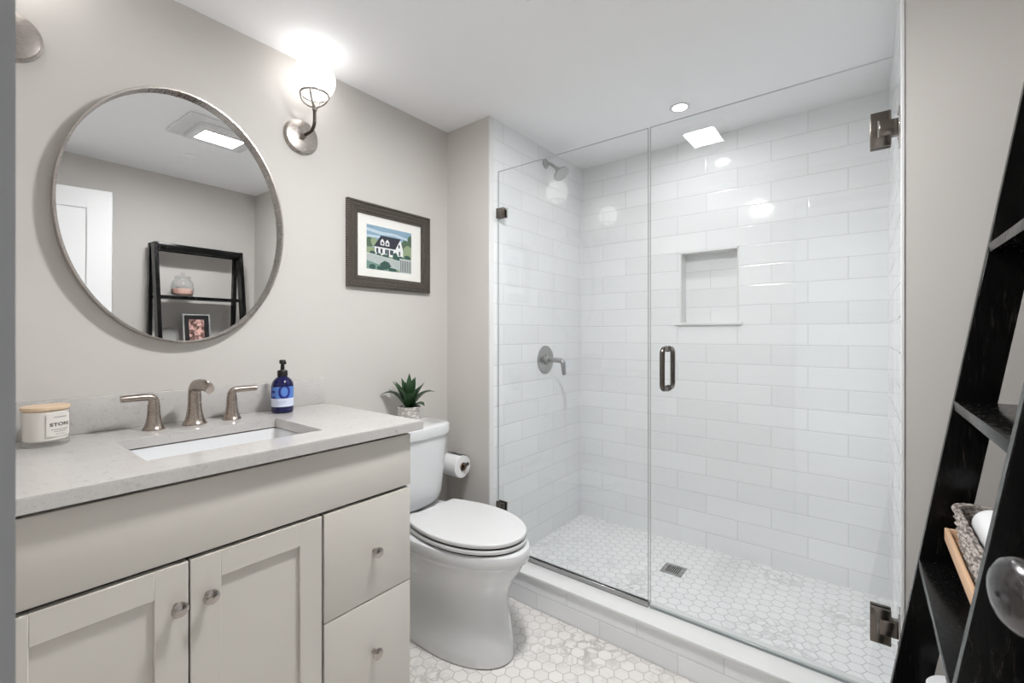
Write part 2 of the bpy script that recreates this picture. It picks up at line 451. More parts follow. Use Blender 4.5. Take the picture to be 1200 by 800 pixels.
def shaker(y0, y1, z0, z1, ky, kz):
    bm = bmesh.new(); r = .060
    bx(bm, XF-.019, XF-.009, y0+.01, y1-.01, z0+.01, z1-.01)
    for a in ((y0, y0+r, z0, z1), (y1-r, y1, z0, z1), (y0+r, y1-r, z1-r, z1), (y0+r, y1-r, z0, z0+r)):
        bx(bm, XF-.019, XF, *a, .0012, 1)
    o = obj('door', bm, M['cab'], van); knob(ky, kz, o)
def drawer(y0, y1, z0, z1, ky, kz):
    o = obj('drawer', box(XF-.019, XF, y0, y1, z0, z1, .0015), M['cab'], van); knob(ky, kz, o)
shaker(.036, .3355, .105, Z(-.4965), .314, Z(-.585))
shaker(.3395, .6435, .105, Z(-.4965), .373, Z(-.585))
drawer(.6505, .946, Z(-.7945), Z(-.4965), .810, Z(-.653))
drawer(.6505, .946, .105, Z(-.7985), .808, Z(-.955))

ZT = Z(-.283)
top = thing('quartz_countertop', 'light grey quartz countertop on the vanity', 'countertop', (-1.47, .5, Z(-.311)))
bm = bmesh.new()
SX0, SX1, SY0, SY1 = -1.567, -1.268, .287, .700
x0, x1, y0, y1 = XV+.001, -1.142, YF+.002, .983
xs, ys = [x0, SX0, SX1, x1], [y0, SY0, SY1, y1]
zb = Z(-.3115)
def grid_slab(bm):
    V = {}
    for k, z in enumerate((zb, ZT)):
        for i, x in enumerate(xs):
            for j, y in enumerate(ys): V[i, j, k] = bm.verts.new((x, y, z))
    for i in range(3):
        for j in range(3):
            if (i, j) == (1, 1): continue
            bm.faces.new((V[i, j, 1], V[i+1, j, 1], V[i+1, j+1, 1], V[i, j+1, 1]))
            bm.faces.new((V[i, j, 0], V[i, j+1, 0], V[i+1, j+1, 0], V[i+1, j, 0]))
    for a in range(3):
        bm.faces.new((V[a, 0, 0], V[a+1, 0, 0], V[a+1, 0, 1], V[a, 0, 1])); bm.faces.new((V[a, 3, 0], V[a, 3, 1], V[a+1, 3, 1], V[a+1, 3, 0]))
        bm.faces.new((V[0, a, 0], V[0, a, 1], V[0, a+1, 1], V[0, a+1, 0])); bm.faces.new((V[3, a, 0], V[3, a+1, 0], V[3, a+1, 1], V[3, a, 1]))
    bm.faces.new((V[1, 1, 0], V[1, 1, 1], V[2, 1, 1], V[2, 1, 0])); bm.faces.new((V[1, 2, 0], V[2, 2, 0], V[2, 2, 1], V[1, 2, 1]))
    bm.faces.new((V[1, 1, 0], V[1, 2, 0], V[1, 2, 1], V[1, 1, 1])); bm.faces.new((V[2, 1, 0], V[2, 1, 1], V[2, 2, 1], V[2, 2, 0]))
grid_slab(bm)
es = [e for e in bm.edges if abs(e.verts[0].co.z-ZT) < 1e-5 and abs(e.verts[1].co.z-ZT) < 1e-5 and any(abs(f.normal.z) < .5 for f in e.link_faces)]
bm.normal_update()
es = [e for e in bm.edges if all(abs(v.co.z-ZT) < 1e-5 for v in e.verts) and any(abs(f.normal.z) < .5 for f in e.link_faces)]
bmesh.ops.bevel(bm, geom=es, offset=.0022, segments=2, affect='EDGES')
obj('slab', bm, M['quartz'], top)
bsp = obj('stone_backsplash', box(XV+.001, XV+.021, y0, y1, ZT+.0003, Z(-.181), .0015), M['quartz']); tag(bsp, 'low grey quartz backsplash strip along the wall behind the faucet', 'backsplash')

# undermount basin
bm = bmesh.new()
def rrect(x0, x1, y0, y1, z, r, n=6):
    pts = []
    for cx, cy, a in ((x1-r, y1-r, 0), (x0+r, y1-r, PI/2), (x0+r, y0+r, PI), (x1-r, y0+r, 1.5*PI)):
        for i in range(n+1): pts.append(Vector((cx+r*math.cos(a+PI/2*i/n), cy+r*math.sin(a+PI/2*i/n), z)))
    return pts
zt = zb-.0035
loft(bm, [rrect(SX0-.03, SX1+.03, SY0-.03, SY1+.03, zt-.012, .03), rrect(SX0-.03, SX1+.03, SY0-.03, SY1+.03, zt, .03),
          rrect(SX0-.004, SX1+.004, SY0-.004, SY1+.004, zt, .03), rrect(SX0-.002, SX1+.002, SY0-.002, SY1+.002, zt-.004, .03), rrect(SX0+.004, SX1-.004, SY0+.004, SY1-.004, zt-.09, .04),
          rrect(SX0+.03, SX1-.03, SY0+.03, SY1-.03, zt-.125, .05), rrect(SX0+.12, SX1-.12, SY0+.16, SY1-.16, zt-.132, .02)], cap0=False)
sink = obj('sink_basin', bm, M['porc']); tag(sink, 'white rectangular undermount sink basin set in the countertop', 'sink')
bm = bmesh.new(); lathe(bm, [(.022, 0), (.022, .003), (.016, .004), (.0, .005)], ((SX0+SX1)/2, .4935, zt-.1325), (0, 0, 1), 24)
obj('sink_drain', bm, M['faucet'], sink)

# ------------------------------------------------------------------ faucet (three pieces, one set)
fau = thing('faucet', 'brushed nickel widespread faucet behind the sink', 'faucet', (-1.665, .497, ZT))
FX = -1.668
bm = bmesh.new()
flare = [(.0330, 0), (.0330, .003), (.0305, .006), (.0262, .016), (.0225, .030), (.0196, .048), (.0182, .068), (.0178, .088), (.0176, .098)]
lathe(bm, flare, (FX, .497, ZT), (0, 0, 1), 40)
pts = [(FX, .497, ZT+.090)] + [tuple(p) for p in arc((FX+.024, .497, ZT+.1005), .024, PI, PI*.52, 7, (1, 0, 0), (0, 0, 1))]
pts += [(FX+.045, .498, ZT+.1275), (FX+.070, .499, ZT+.1280), (FX+.096, .500, ZT+.1265), (FX+.114, .500, ZT+.1225), (FX+.123, .500, ZT+.1160)]
rs = [(.0176, .0176)] + [(.0176, .0178)]*3 + [(.0170, .0180)]*5 + [(.0150, .0180), (.0138, .0178), (.0130, .0174), (.0122, .0166), (.0112, .0150)]
rs = [(b, a) for a, b in rs]
tube(bm, pts, rs[:len(pts)], 22)
obj('spout', bm, M['faucet'], fau)
def handle(y, s):
    bm = bmesh.new()
    k = .83
    lathe(bm, [(r*.86, h*k) for r, h in flare[:-1]] + [(.0140, .078), (.0132, .088)], (FX, y, ZT), (0, 0, 1), 36)
    h = obj('handle', bm, M['faucet'], fau)
    bm = bmesh.new()
    pts = [(FX, y, ZT+.080)] + [tuple(p) for p in arc((FX, y+s*.014, ZT+.084), .014, PI, PI/2, 6, (0, s, 0), (0, 0, 1))]
    pts += [(FX, y+s*.03, ZT+.0985), (FX+.001, y+s*.05, ZT+.0985), (FX+.002, y+s*.076, ZT+.0985)]
    rr = [(.0128, .0128)]*4 + [(.0122, .0118)]*2 + [(.0120, .0108)]*2 + [(.0120, .0106), (.0118, .0102), (.0114, .0098)]
    tube(bm, pts, rr[:len(pts)], 18)
    obj('lever', bm, M['faucet'], h)
handle(.393, -1); handle(.603, 1)

# ------------------------------------------------------------------ lettering helper
def text_bm(s, size, bold=0.0, xs=1.0):
    cu = bpy.data.curves.new('lettering', 'FONT'); cu.body = s; cu.size = size; cu.align_x = 'CENTER'; cu.align_y = 'CENTER'; cu.offset = bold
    cu.resolution_u = 4
    t = bpy.data.objects.new('lettering_source', cu); COL.objects.link(t)
    bpy.context.view_layer.update()
    me = bpy.data.meshes.new_from_object(t)
    bpy.data.objects.remove(t); bpy.data.curves.remove(cu)
    bm = bmesh.new(); bm.from_mesh(me); bpy.data.meshes.remove(me)
    for v in bm.verts: v.co.x *= xs
    bmesh.ops.subdivide_edges(bm, edges=[e for e in bm.edges if e.calc_length() > size*.15], cuts=2)
    return bm
def wrap(bm, c, r, ang, z):      # bend a flat text mesh (x right, y up) round a vertical cylinder
    for v in bm.verts:
        a = ang + v.co.x/r; h = v.co.y
        v.co = Vector((c[0]+r*math.cos(a), c[1]+r*math.sin(a), z+h))
    return bm
def band(bm, c, r, a0, a1, z0, z1, n=40, mat=0):
    R = [[bm.verts.new((c[0]+r*math.cos(a0+(a1-a0)*i/n), c[1]+r*math.sin(a0+(a1-a0)*i/n), z)) for i in range(n+1)] for z in (z0, z1)]
    for i in range(n):
        f = bm.faces.new((R[0][i], R[0][i+1], R[1][i+1], R[1][i])); f.material_index = mat

# ------------------------------------------------------------------ candle
cc = (-1.650, .166); cr = .0445
cand = thing('jar_candle', 'white lidded candle jar at the left end of the countertop', 'candle', (cc[0], cc[1], ZT))
bm = bmesh.new(); lathe(bm, [(cr-.004, .0), (cr-.001, .002), (cr, .006), (cr, .091), (cr-.0025, .092), (cr-.0025, .012), (0, .011)], (*cc, ZT+.0005), (0, 0, 1), 56)
obj('jar', bm, clear('candle_glass', (1, 1, .995), .03), cand)
bm = bmesh.new(); lathe(bm, [(cr-.006, .0145), (cr-.0028, .0175), (cr-.0028, .088), (cr-.006, .0885), (0, .0885)], (*cc, ZT+.0005), (0, 0, 1), 56)
obj('wax', bm, plain('white_wax', S(240, 236, 231), .45, var=.01), cand)
bm = bmesh.new(); lathe(bm, [(cr-.004, .0885), (cr-.004, .0925), (cr+.001, .0925), (cr+.0015, .094), (cr+.0015, .0995), (cr, .101), (0, .101)], (*cc, ZT+.0005), (0, 0, 1), 56)
obj('lid', bm, wood_mat('pale_wood', S(236, 212, 184), S(216, 186, 154), (3, 30, 3)), cand)
cang = math.atan2(-cc[1], -cc[0]) + math.radians(37)
lb = bmesh.new(); band(lb, cc, cr+.0004, cang-.62, cang+.62, ZT+.026, ZT+.083)
lab = obj('label', lb, plain('label_paper', S(228, 223, 216), .45, var=.01), cand)
ink = plain('grey_ink', S(70, 68, 66), .6)
bm = wrap(text_bm('STORE', .0115, .00035, 1.3), cc, cr+.0009, cang, ZT+.0555)
for z, hw, th in ((.0735, .014, .0016), (.0425, .0185, .0013), (.0375, .0135, .0013), (.0315, .011, .0008)):
    random.seed(int(z*1e5)); a = -hw
    while a < hw:
        wd = random.uniform(.0022, .0048); band(bm, cc, cr+.0009, cang+a/cr, cang+min(a+wd, hw)/cr, ZT+z, ZT+z+th, 4); a += wd+.0009
obj('lettering', bm, ink, lab)

# ------------------------------------------------------------------ soap bottle
sc_ = (-1.668, .770); sr = .0365
soap = thing('soap_bottle', 'cobalt blue pump soap bottle on the countertop beside the faucet', 'soap bottle', (*sc_, ZT))
bm = bmesh.new(); lathe(bm, [(sr-.006, 0), (sr-.002, .002), (sr, .007), (sr, .098), (sr-.002, .108), (sr-.008, .119), (sr-.017, .127), (.0145, .131), (.0135, .140), (0, .140)], (*sc_, ZT+.0005), (0, 0, 1), 48)
obj('bottle', bm, plain('cobalt_glass', S(10, 12, 70), .10, var=.03), soap)
bm = bmesh.new()
lathe(bm, [(.0165, .131), (.0172, .133), (.0172, .150), (.015, .153), (.007, .155), (.0062, .176), (.0098, .177), (.0106, .180), (.0106, .189), (.0085, .191), (0, .191)], (*sc_, ZT+.0005), (0, 0, 1), 28)
tube(bm, [(sc_[0], sc_[1], ZT+.186), (sc_[0]+.016, sc_[1]-.003, ZT+.187), (sc_[0]+.030, sc_[1]-.005, ZT+.184), (sc_[0]+.034, sc_[1]-.006, ZT+.179)], [.0055, .005, .0045, .004], 12)
obj('pump', bm, plain('black_plastic', S(14, 14, 16), .3), soap)
sang = math.atan2(-sc_[1], -sc_[0])
bm = bmesh.new(); band(bm, sc_, sr+.0004, sang-1.9, sang+1.9, ZT+.054, ZT+.096, 60, 0); band(bm, sc_, sr+.0005, sang-1.9, sang+1.9, ZT+.0245, ZT+.054, 60, 1)
lab = obj('label', bm, [plain('label_blue', S(92, 134, 208), .4), plain('label_white', S(216, 222, 240), .4, var=.01)], soap)
bm = wrap(text_bm('O', .070, .0014, .74), sc_, sr+.0011, sang+.16, ZT+.0750)
b2 = wrap(text_bm('E', .070, .0012, .8), sc_, sr+.0011, sang-1.02, ZT+.0750)
me_ = bpy.data.meshes.new('t'); b2.to_mesh(me_); b2.free(); bm.from_mesh(me_); bpy.data.meshes.remove(me_)
for v in bm.verts: v.co.z = max(ZT+.0545, min(ZT+.0957, v.co.z))
obj('lettering', bm, plain('label_navy', S(22, 32, 128), .4), lab)
bm = bmesh.new()
for z, a0, a1 in ((.043, -.55, .35), (.0385, -.55, .15), (.034, -.55, -.1)):
    a = a0
    while a < a1: band(bm, sc_, sr+.0010, sang+a, sang+a+.09, ZT+z, ZT+z+.0012, 3); a += .13
obj('small_print', bm, plain('label_grey', S(150, 155, 190), .5), lab)

# ------------------------------------------------------------------ round mirror (hangs with a slight forward tilt)
mir = thing('oval_mirror', 'rounded wall mirror with thin brushed nickel frame above the sink', 'mirror', (XV+.002, .497, Z(-.028)))
MR, MH, TH, YAW = .311, .408, .015, .015
def oval(bm, prof, cap0, cap1, n=128):
    rings = []
    for ins, h in prof:
        a, b = MR-ins, MH-ins
        if a <= .001: a = b = .0003
        rings.append([Vector((h, a*math.cos(2*PI*i/n), MH+b*math.sin(2*PI*i/n))) for i in range(n)])
    loft(bm, rings, cap0, cap1)
bm = bmesh.new()
oval(bm, [(0, 0), (0, .030), (.001, .0315), (.006, .0315), (.007, .0305), (.007, .008), (.010, .006)], True, False)
fr = obj('frame', bm, M['nickel'], None)
bm = bmesh.new(); oval(bm, [(.0068, .0060), (.0068, .0085)], True, True)
gl = obj('mirror_glass', bm, M['mirror'], None)
mir.rotation_euler = (0, TH, YAW)
for o in (fr, gl): o.parent = mir

# ------------------------------------------------------------------ sconces
def sconce(y, label):
    r = thing('wall_sconce', label, 'wall light', (XV, y, Z(.79)), 'globe wall sconces beside the mirror')
    bm = bmesh.new()
    lathe(bm, [(.0690, .0005), (.0690, .004), (.0685, .007), (.0640, .010), (.0640, .0155), (.0625, .018), (.050, .0205), (.020, .0225), (0, .023)], (XV, y, Z(.79)), (1, 0, 0), 64)
    obj('backplate', bm, M['nickel'], r)
    bm = bmesh.new()
    gx = XV+.110
    lathe(bm, [(.0125, .021), (.0125, .040), (.0115, .042), (0, .042)], (XV, y, Z(.79)), (1, 0, 0), 24)
    obj('arm_hub', bm, M['nickel'], r)
    bm = bmesh.new()
    pts = [(XV+.036, y, Z(.79))] + [tuple(p) for p in arc((gx-.036, y, Z(.826)), .036, -PI/2, 0, 10, (1, 0, 0), (0, 0, 1))] + [(gx, y, Z(.868))]
    tube(bm, pts, .0062, 16)
    obj('arm', bm, M['arm'], r, label='dark curved arm')
    gz = Z(.985); gr = .0755
    bm = bmesh.new()
    lathe(bm, [(.0065, -.122), (.0095, -.121), (.0095, -.112), (.0125, -.109), (.0110, -.106), (0, -.105)], (gx, y, gz), (0, 0, 1), 24)
    rz = gz-.0600
    torus(bm, (gx, y, rz), .0505, .0046, (0, 0, 1), 48, 10)
    for k in range(4):
        a = PI/4 + k*PI/2; u = Vector((math.cos(a), math.sin(a), 0))
        P = [Vector((gx, y, rz)) + u*.0510*math.cos(t) + Vector((0, 0, -.048*math.sin(t))) for t in [PI/2*i/9 for i in range(10)]]
        tube(bm, P, .0040, 10)
    obj('cage', bm, M['nickel'], r)
    bm = bmesh.new()
    R = []
    n = 24
    for i in range(n+1):
        t = -PI/2 + PI*i/n
        R.append((gr*math.cos(t), gr*1.03*math.sin(t)))
    lathe(bm, R, (gx, y, gz), (0, 0, 1), 48)
    obj('globe', bm, M['globe'], r, label='lit opal glass globe')
sconce(.890, 'lit globe sconce with dark arm to the right of the mirror')
sconce(.106, 'globe sconce at the left of the mirror, only its round backplate showing')

# ------------------------------------------------------------------ framed picture
pic = thing('framed_picture', 'framed watercolour of a white cottage on the wall above the toilet', 'picture', (XV, 1.32, Z(.40)))
t = NT('ornate_bronze')
o_ = t.xyz(t.obj())
wy = t.math('SINE', t.math('MULTIPLY', o_[1], 700)); wz = t.math('SINE', t.math('MULTIPLY', o_[2], 700)); nz = t.noise(90, 3)[0]
f = t.ramp(t.math('ADD', t.math('MULTIPLY', wy, wz), t.math('MULTIPLY', nz, .5)), -.35, .95)
t.bsdf(t.mix(f, rgb(S(26, 23, 21)), rgb(S(140, 131, 122))), .32, .55, t.bump(f, .8, .003)); M['picframe'] = t.m
FY0, FY1, FZ0, FZ1 = 1.088, 1.555, Z(.212), Z(.597)
bm = bmesh.new()
prof = [(0, .002), (0, .020), (.004, .025), (.010, .025), (.013, .020), (.022, .021), (.032, .017), (.040, .019), (.045, .014), (.052, .013), (.052, .004)]
rings = []
for ins, h in prof:
    rings.append([Vector((XV+h, y, z)) for y, z in ((FY0+ins, FZ0+ins), (FY1-ins, FZ0+ins), (FY1-ins, FZ1-ins), (FY0+ins, FZ1-ins))])
loft(bm, rings, False, False)
obj('frame', bm, M['picframe'], pic, 25)
bm = box(XV+.001, XV+.0065, FY0+.045, FY1-.045, FZ0+.045, FZ1-.045)
obj('mat_board', bm, plain('mat_board', S(232, 231, 226), .7, var=.01), pic, label='white mat around the picture')
PY0, PY1, PZ0, PZ1 = 1.189, 1.444, Z(.300), Z(.502)
pm = [plain('art_'+n, S(*c), .7, var=.12, scale=70) for n, c in dict(sky=(134, 164, 184), cloud=(186, 202, 212), grass=(142, 158, 124), tree=(78, 102, 78), house=(226, 228, 226), roof=(44, 48, 58), glass=(58, 72, 84), bush=(52, 84, 76), fence=(184, 192, 190), fshade=(136, 146, 148), hedge=(112, 144, 132), dark=(46, 52, 52)).items()]
SKY, CLOUD, GRASS, TREE, HOUSE, ROOF, GLS, BUSH, FENCE, FSH, HEDGE, DRK = range(12)
bm = bmesh.new(); lay = [0]
def poly(pts, mi):
    lay[0] += 1; x = XV+.0066 + lay[0]*.000012
    f = bm.faces.new([bm.verts.new((x, PY0+u*(PY1-PY0), PZ0+v*(PZ1-PZ0))) for u, v in pts]); f.material_index = mi
def rect(u0, v0, u1, v1, mi): poly([(u0, v0), (u1, v0), (u1, v1), (u0, v1)], mi)
def blob(u, v, a, b, mi, n=14):
    poly([(min(1, max(0, u+a*math.cos(2*PI*i/n)*random.uniform(.8, 1.1))), min(1, max(0, v+b*math.sin(2*PI*i/n)*random.uniform(.8, 1.1)))) for i in range(n)], mi)
random.seed(5)
rect(0, 0, 1, 1, SKY)
poly([(0, .86), (.3, .82), (.6, .84), (1, .78), (1, .83), (.6, .90), (.3, .89), (0, .93)], CLOUD)
poly([(0, .72), (.4, .74), (1, .68), (1, .72), (.4, .79), (0, .77)], CLOUD)
rect(0, 0, 1, .50, GRASS)
for u, v, a, b, m_ in ((.06, .60, .10, .12, TREE), (.16, .62, .08, .10, GRASS), (.84, .66, .10, .14, TREE), (.96, .74, .06, .22, TREE), (.92, .56, .10, .12, GRASS)): blob(u, v, a, b, m_)
poly([(.17, .36), (.62, .34), (.62, .55), (.17, .55)], HOUSE)
poly([(.62, .34), (.80, .34), (.80, .55), (.73, .79), (.62, .55)], HOUSE)
poly([(.15, .53), (.62, .53), (.745, .80), (.30, .80)], ROOF)
for u in (.29, .40):
    poly([(u, .58), (u+.085, .58), (u+.085, .67), (u+.042, .735), (u, .67)], HOUSE); rect(u+.022, .60, u+.062, .66, GLS)
for u in (.20, .29, .39, .50): rect(u, .39, u+.045, .50, GLS)
rect(.44, .35, .475, .50, DRK); rect(.54, .39, .575, .50, GLS); rect(.69, .58, .725, .66, GLS); rect(.70, .40, .735, .50, GLS)
for u, v, a, b in ((.12, .36, .07, .06), (.25, .34, .06, .05), (.40, .33, .09, .06), (.62, .36, .06, .10), (.72, .32, .13, .07), (.90, .38, .08, .06)): blob(u, v, a, b, BUSH)
poly([(0, .16), (.72, .06), (.72, .28), (0, .37)], FENCE); rect(.72, .0, 1, .34, FENCE)
for i in range(20): rect(.02+i*.036, .10+.0*i, .026+i*.036, .33-.004*i, FSH)
for i in range(7): rect(.74+i*.038, .02, .755+i*.038, .30, DRK)
poly([(0, 0), (.7, 0), (.62, .07), (.3, .12), (0, .19)], HEDGE)
for u, v, a, b in ((.12, .06, .08, .06), (.40, .12, .12, .10), (.30, .05, .10, .05), (.55, .04, .10, .05)): blob(u, v, a, b, BUSH)
obj('picture_print', bm, pm, pic, 30, label='watercolour of a white cottage with a dark roof and picket fence')

# ================================================================== TOILET
TY = 1.330
toi = thing('toilet', 'white two piece toilet between the vanity and the shower', 'toilet', (-1.35, TY, 0))
def plan(xb, xf, hw, z, m=.5, nf=2.05, nb=3.2, n=72):
    cx = xb+(xf-xb)*m; pts = []
    for i in range(n):
        t = 2*PI*i/n; c, s = math.cos(t), math.sin(t)
        e = nf if c >= 0 else nb
        # blend the exponent of y so both halves meet smoothly
        x = cx + (xf-cx if c >= 0 else cx-xb)*math.copysign(abs(c)**(2/e), c)
        y = hw*math.copysign(abs(s)**(2/e), s)
        pts.append(Vector((x, TY+y, z)))
    return pts
bm = bmesh.new()
R = [(-1.64, -1.062, .147, .001), (-1.64, -1.055, .151, .008), (-1.64, -1.057, .150, .05), (-1.64, -1.071, .144, .12), (-1.65, -1.082, .140, .19), (-1.66, -1.082, .141, .235), (-1.67, -1.072, .148, .275),
     (-1.69, -1.048, .161, .315), (-1.71, -1.022, .175, .350), (-1.73, -1.006, .184, .380), (-1.735, -1.003, .1855, .386), (-1.735, -.992, .1905, .391), (-1.735, -.987, .193, .40), (-1.735, -.985, .194, .43), (-1.735, -.989, .192, .439), (-1.73, -.997, .187, .4430)]
loft(bm, [plan(a, b, c, z, .48) for a, b, c, z in R])
obj('bowl', bm, M['porc'], toi)
def lidplan(z, g=0.0, n=30):
    xb, xm, xf = -1.500+g, -1.285, -1.006-g; pts = []
    hw, hb = .1835-g, .140-g
    right = []
    for i in range(9):
        s = i/9; right.append((xb+(xm-xb)*s, hb+(hw-hb)*math.sin(PI/2*s)))
    for i in range(n+1):
        t = PI/2*(1-i/n); right.append((xm+(xf-xm)*math.cos(t)**(2/2.05), hw*math.sin(t)**(2/2.05)))
    pts = [Vector((x, TY+y, z)) for x, y in right] + [Vector((x, TY-y, z)) for x, y in reversed(right[:-1])]
    return pts
def slab_loft(z0, z1, b, g0):
    bm = bmesh.new()
    loft(bm, [lidplan(z0, g0+b), lidplan(z0+b*.4, g0+b*.3), lidplan(z0+b, g0), lidplan(z1-b, g0), lidplan(z1-b*.4, g0+b*.25), lidplan(z1-b*.1, g0+b*.7), lidplan(z1, g0+b*1.5)])
    return bm
obj('seat', slab_loft(.4500, .4655, .004, -.001), M['plastic'], toi, 60)
bm = slab_loft(.4720, .4890, .005, .0)
obj('seat_lid', bm, M['plastic'], toi, 60)
obj('seat_gap_shade', slab_loft(.4425, .4735, .003, .0075), M['dark'], toi, 60, )  # dark insert that draws the shade in the gaps between bowl, seat and lid
bm = bmesh.new()
bm.free()
for s in (-1, 1): obj('lid_hinge', box(-1.535, -1.492, TY+s*.078-.022, TY+s*.078+.022, .4455, .478, .006), M['plastic'], toi)
def tplan(hw, xf, z, bow=.03, xb=-1.764, n=64, e=7):
    pts = []; xc = (xb+xf)/2; hd = (xf-xb)/2
    for i in range(n):
        t = 2*PI*i/n; c, s = math.cos(t), math.sin(t)
        x = xc+hd*math.copysign(abs(c)**(2/e), c); y = hw*math.copysign(abs(s)**(2/e), s)
        if c > 0: x += bow*(1-(y/hw)**2)*min(1, (x-xc)/hd)
        pts.append(Vector((x, TY+y, z)))
    return pts
bm = bmesh.new()
loft(bm, [tplan(.100, -1.625, .4525, .02), tplan(.124, -1.607, .456, .024), tplan(.143, -1.597, .466, .026), tplan(.155, -1.590, .482, .028), tplan(.164, -1.584, .512, .03), tplan(.173, -1.578, .60, .03), tplan(.182, -1.572, .71, .03), tplan(.187, -1.570, .782, .03)])
obj('tank', bm, M['porc'], toi)
bm = bmesh.new()
loft(bm, [tplan(.187, -1.566, .778, .03), tplan(.192, -1.560, .781, .03), tplan(.194, -1.558, .787, .03), tplan(.194, -1.558, .820, .03), tplan(.192, -1.560, .826, .03), tplan(.187, -1.565, .829, .03)])
obj('tank_lid', bm, M['porc'], toi)
bm = bmesh.new(); bx(bm, -1.735, -1.62, TY-.085, TY+.085, .444, .456, .003); obj('tank_gasket', bm, M['dark'], toi)
bm = bmesh.new()
lathe(bm, [(.013, 0), (.013, .006), (.007, .010), (.007, .018), (0, .019)], (-1.568, TY-.155, .745), (1, 0, 0), 20)
tube(bm, [(-1.552, TY-.155, .745), (-1.547, TY-.13, .742), (-1.543, TY-.098, .738)], [.006, .006, .0075], 12)
obj('flush_lever', bm, M['chrome'], toi)

# ------------------------------------------------------------------ plant on the tank
px_, py_, pz_ = -1.672, 1.352, .8295
plant = thing('potted_plant', 'small spiky green plant in a white ribbed pot on the toilet tank', 'plant', (px_, py_, pz_))
bm = bmesh.new()
pr = [(.040, 0), (.044, .001)]
for i in range(41):
    h = .002+i*.0019; pr.append((.0455+.0065*min(1, h/.05)+.0013*math.sin(i*PI/2.5), h))
pr += [(.0525, .082), (.051, .0835), (.0485, .083), (.0475, .070), (0, .070)]
lathe(bm, pr, (px_, py_, pz_), (0, 0, 1), 40)
t = NT('whitewashed_clay'); o_ = t.xyz(t.obj()); n_ = t.noise(40, 4, .6, t.vmath('MULTIPLY', t.obj(), (1, 1, 3)))[0]
t.bsdf(t.mix(t.ramp(n_, .42, .62), rgb(S(172, 164, 158)), rgb(S(228, 226, 224))), .7); 
obj('pot', bm, t.m, plant)
bm = bmesh.new(); lathe(bm, [(.0475, .071), (.03, .075), (0, .076)], (px_, py_, pz_), (0, 0, 1), 24, cap0=False); obj('soil', bm, plain('soil', S(28, 24, 20), .9, bump=.5), plant)
bm = bmesh.new()
def leaf(az, elev, L, w, droop, twist=0.0):
    d = Vector((math.cos(az), math.sin(az), 0)); sd = Vector((-d.y, d.x, 0)); rings = []
    p = Vector((px_, py_, pz_+.072)) + d*.010; el = elev; n = 9
    for i in range(n+1):
        s = i/n; ww = 1.3*w*(.55+1.6*s-2.15*s*s)*(1 if s < 1 else 0) + .0004
        if s > .75: ww = 1.3*w*.60*(1-s)/.25 + .0003
        nrm = (Vector((0, 0, 1))*math.cos(el) - d*math.sin(el))
        th = .0011*(1-s)+.0003
        rings.append([p - sd*ww + nrm*ww*.35, p - nrm*th, p + sd*ww + nrm*ww*.35, p + nrm*th*1.2])
        p = p + (d*math.cos(el)+Vector((0, 0, 1))*math.sin(el))*(L/n); el -= droop/n*(.4+1.2*s)
    loft(bm, rings)
random.seed(11)
camaz = math.atan2(-py_, -px_)
for az, el, L, w, dr in ((camaz+1.75, 1.10, .150, .021, 1.75), (camaz-1.72, 1.16, .160, .021, 2.2), (camaz+1.5, .98, .125, .019, .6), (camaz-1.45, .98, .128, .019, .45), (camaz+1.9, 1.14, .135, .019, .25), (camaz-1.85, 1.14, .145, .020, .2),
                         (camaz+.9, 1.25, .125, .021, .5), (camaz-.8, 1.2, .130, .021, .5), (camaz+.1, 1.15, .105, .022, .8), (camaz+2.5, 1.36, .150, .018, .2), (camaz-2.4, 1.34, .148, .018, .2), (camaz+.5, 1.42, .150, .019, .2), (camaz-.3, 1.35, .140, .020, .4), (camaz+.95, .75, .085, .025, 1.7), (camaz-2.2, 1.15, .145, .018, .3), (camaz+3.1, 1.45, .165, .016, .1)):
    leaf(az, el, L, w, dr)
t = NT('succulent_leaf'); n_ = t.noise(50, 3)[0]
t.bsdf(t.mix(n_, rgb(S(20, 46, 24)), rgb(S(58, 94, 54))), .38)
obj('foliage', bm, t.m, plant, 60)

# ------------------------------------------------------------------ toilet paper and its holder
hold = thing('paper_holder', 'nickel toilet paper holder on the return wall by the toilet', 'toilet paper holder', (-1.70, YS, Z(-.653)))
RY, RZ = 1.617, Z(-.655)
bm = bmesh.new()
lathe(bm, [(.024, .0005), (.024, .006), (.020, .009), (.009, .011), (.009, .074)], (-1.712, YS, RZ+.006), (0, -1, 0), 28)
obj('post', bm, M['nickel_dark'], hold)
bm = bmesh.new(); tube(bm, [(-1.712, RY, RZ+.006), (-1.575, RY, RZ+.006), (-1.556, RY, RZ+.007), (-1.546, RY+.002, RZ+.014)], [.0085, .0085, .008, .008], 16)
obj('arm', bm, M['nickel_dark'], hold)
bm = bmesh.new()
ro, ri = .0565, .0205
lathe(bm, [(ri, 0), (ro-.003, 0), (ro, .003), (ro, .098), (ro-.003, .101), (ri, .101), (ri, 0)], (-1.682, RY, RZ-.006), (1, 0, 0), 48, False, False)
roll = obj('toilet_roll', bm, plain('tissue', S(236, 236, 236), .9, var=.02, bump=.3)); tag(roll, 'white toilet paper roll hanging on the wall holder beside the tank', 'toilet paper')
bm = bmesh.new(); lathe(bm, [(ri, -.0003), (ri-.0015, -.0003), (ri-.0015, .1013), (ri, .1013)], (-1.676, RY, RZ-.006), (1, 0, 0), 36, False, False)
obj('cardboard_core', bm, plain('cardboard', S(150, 132, 112), .9), roll)
bm = bmesh.new()      # loose end of the sheet lifted at the top
P = [(RY+.0567*math.cos(a), RZ-.006+.0567*math.sin(a)) for a in [PI*.10+i*.12 for i in range(9)]] + [(RY-.012, RZ+.060), (RY-.020, RZ+.0635)]
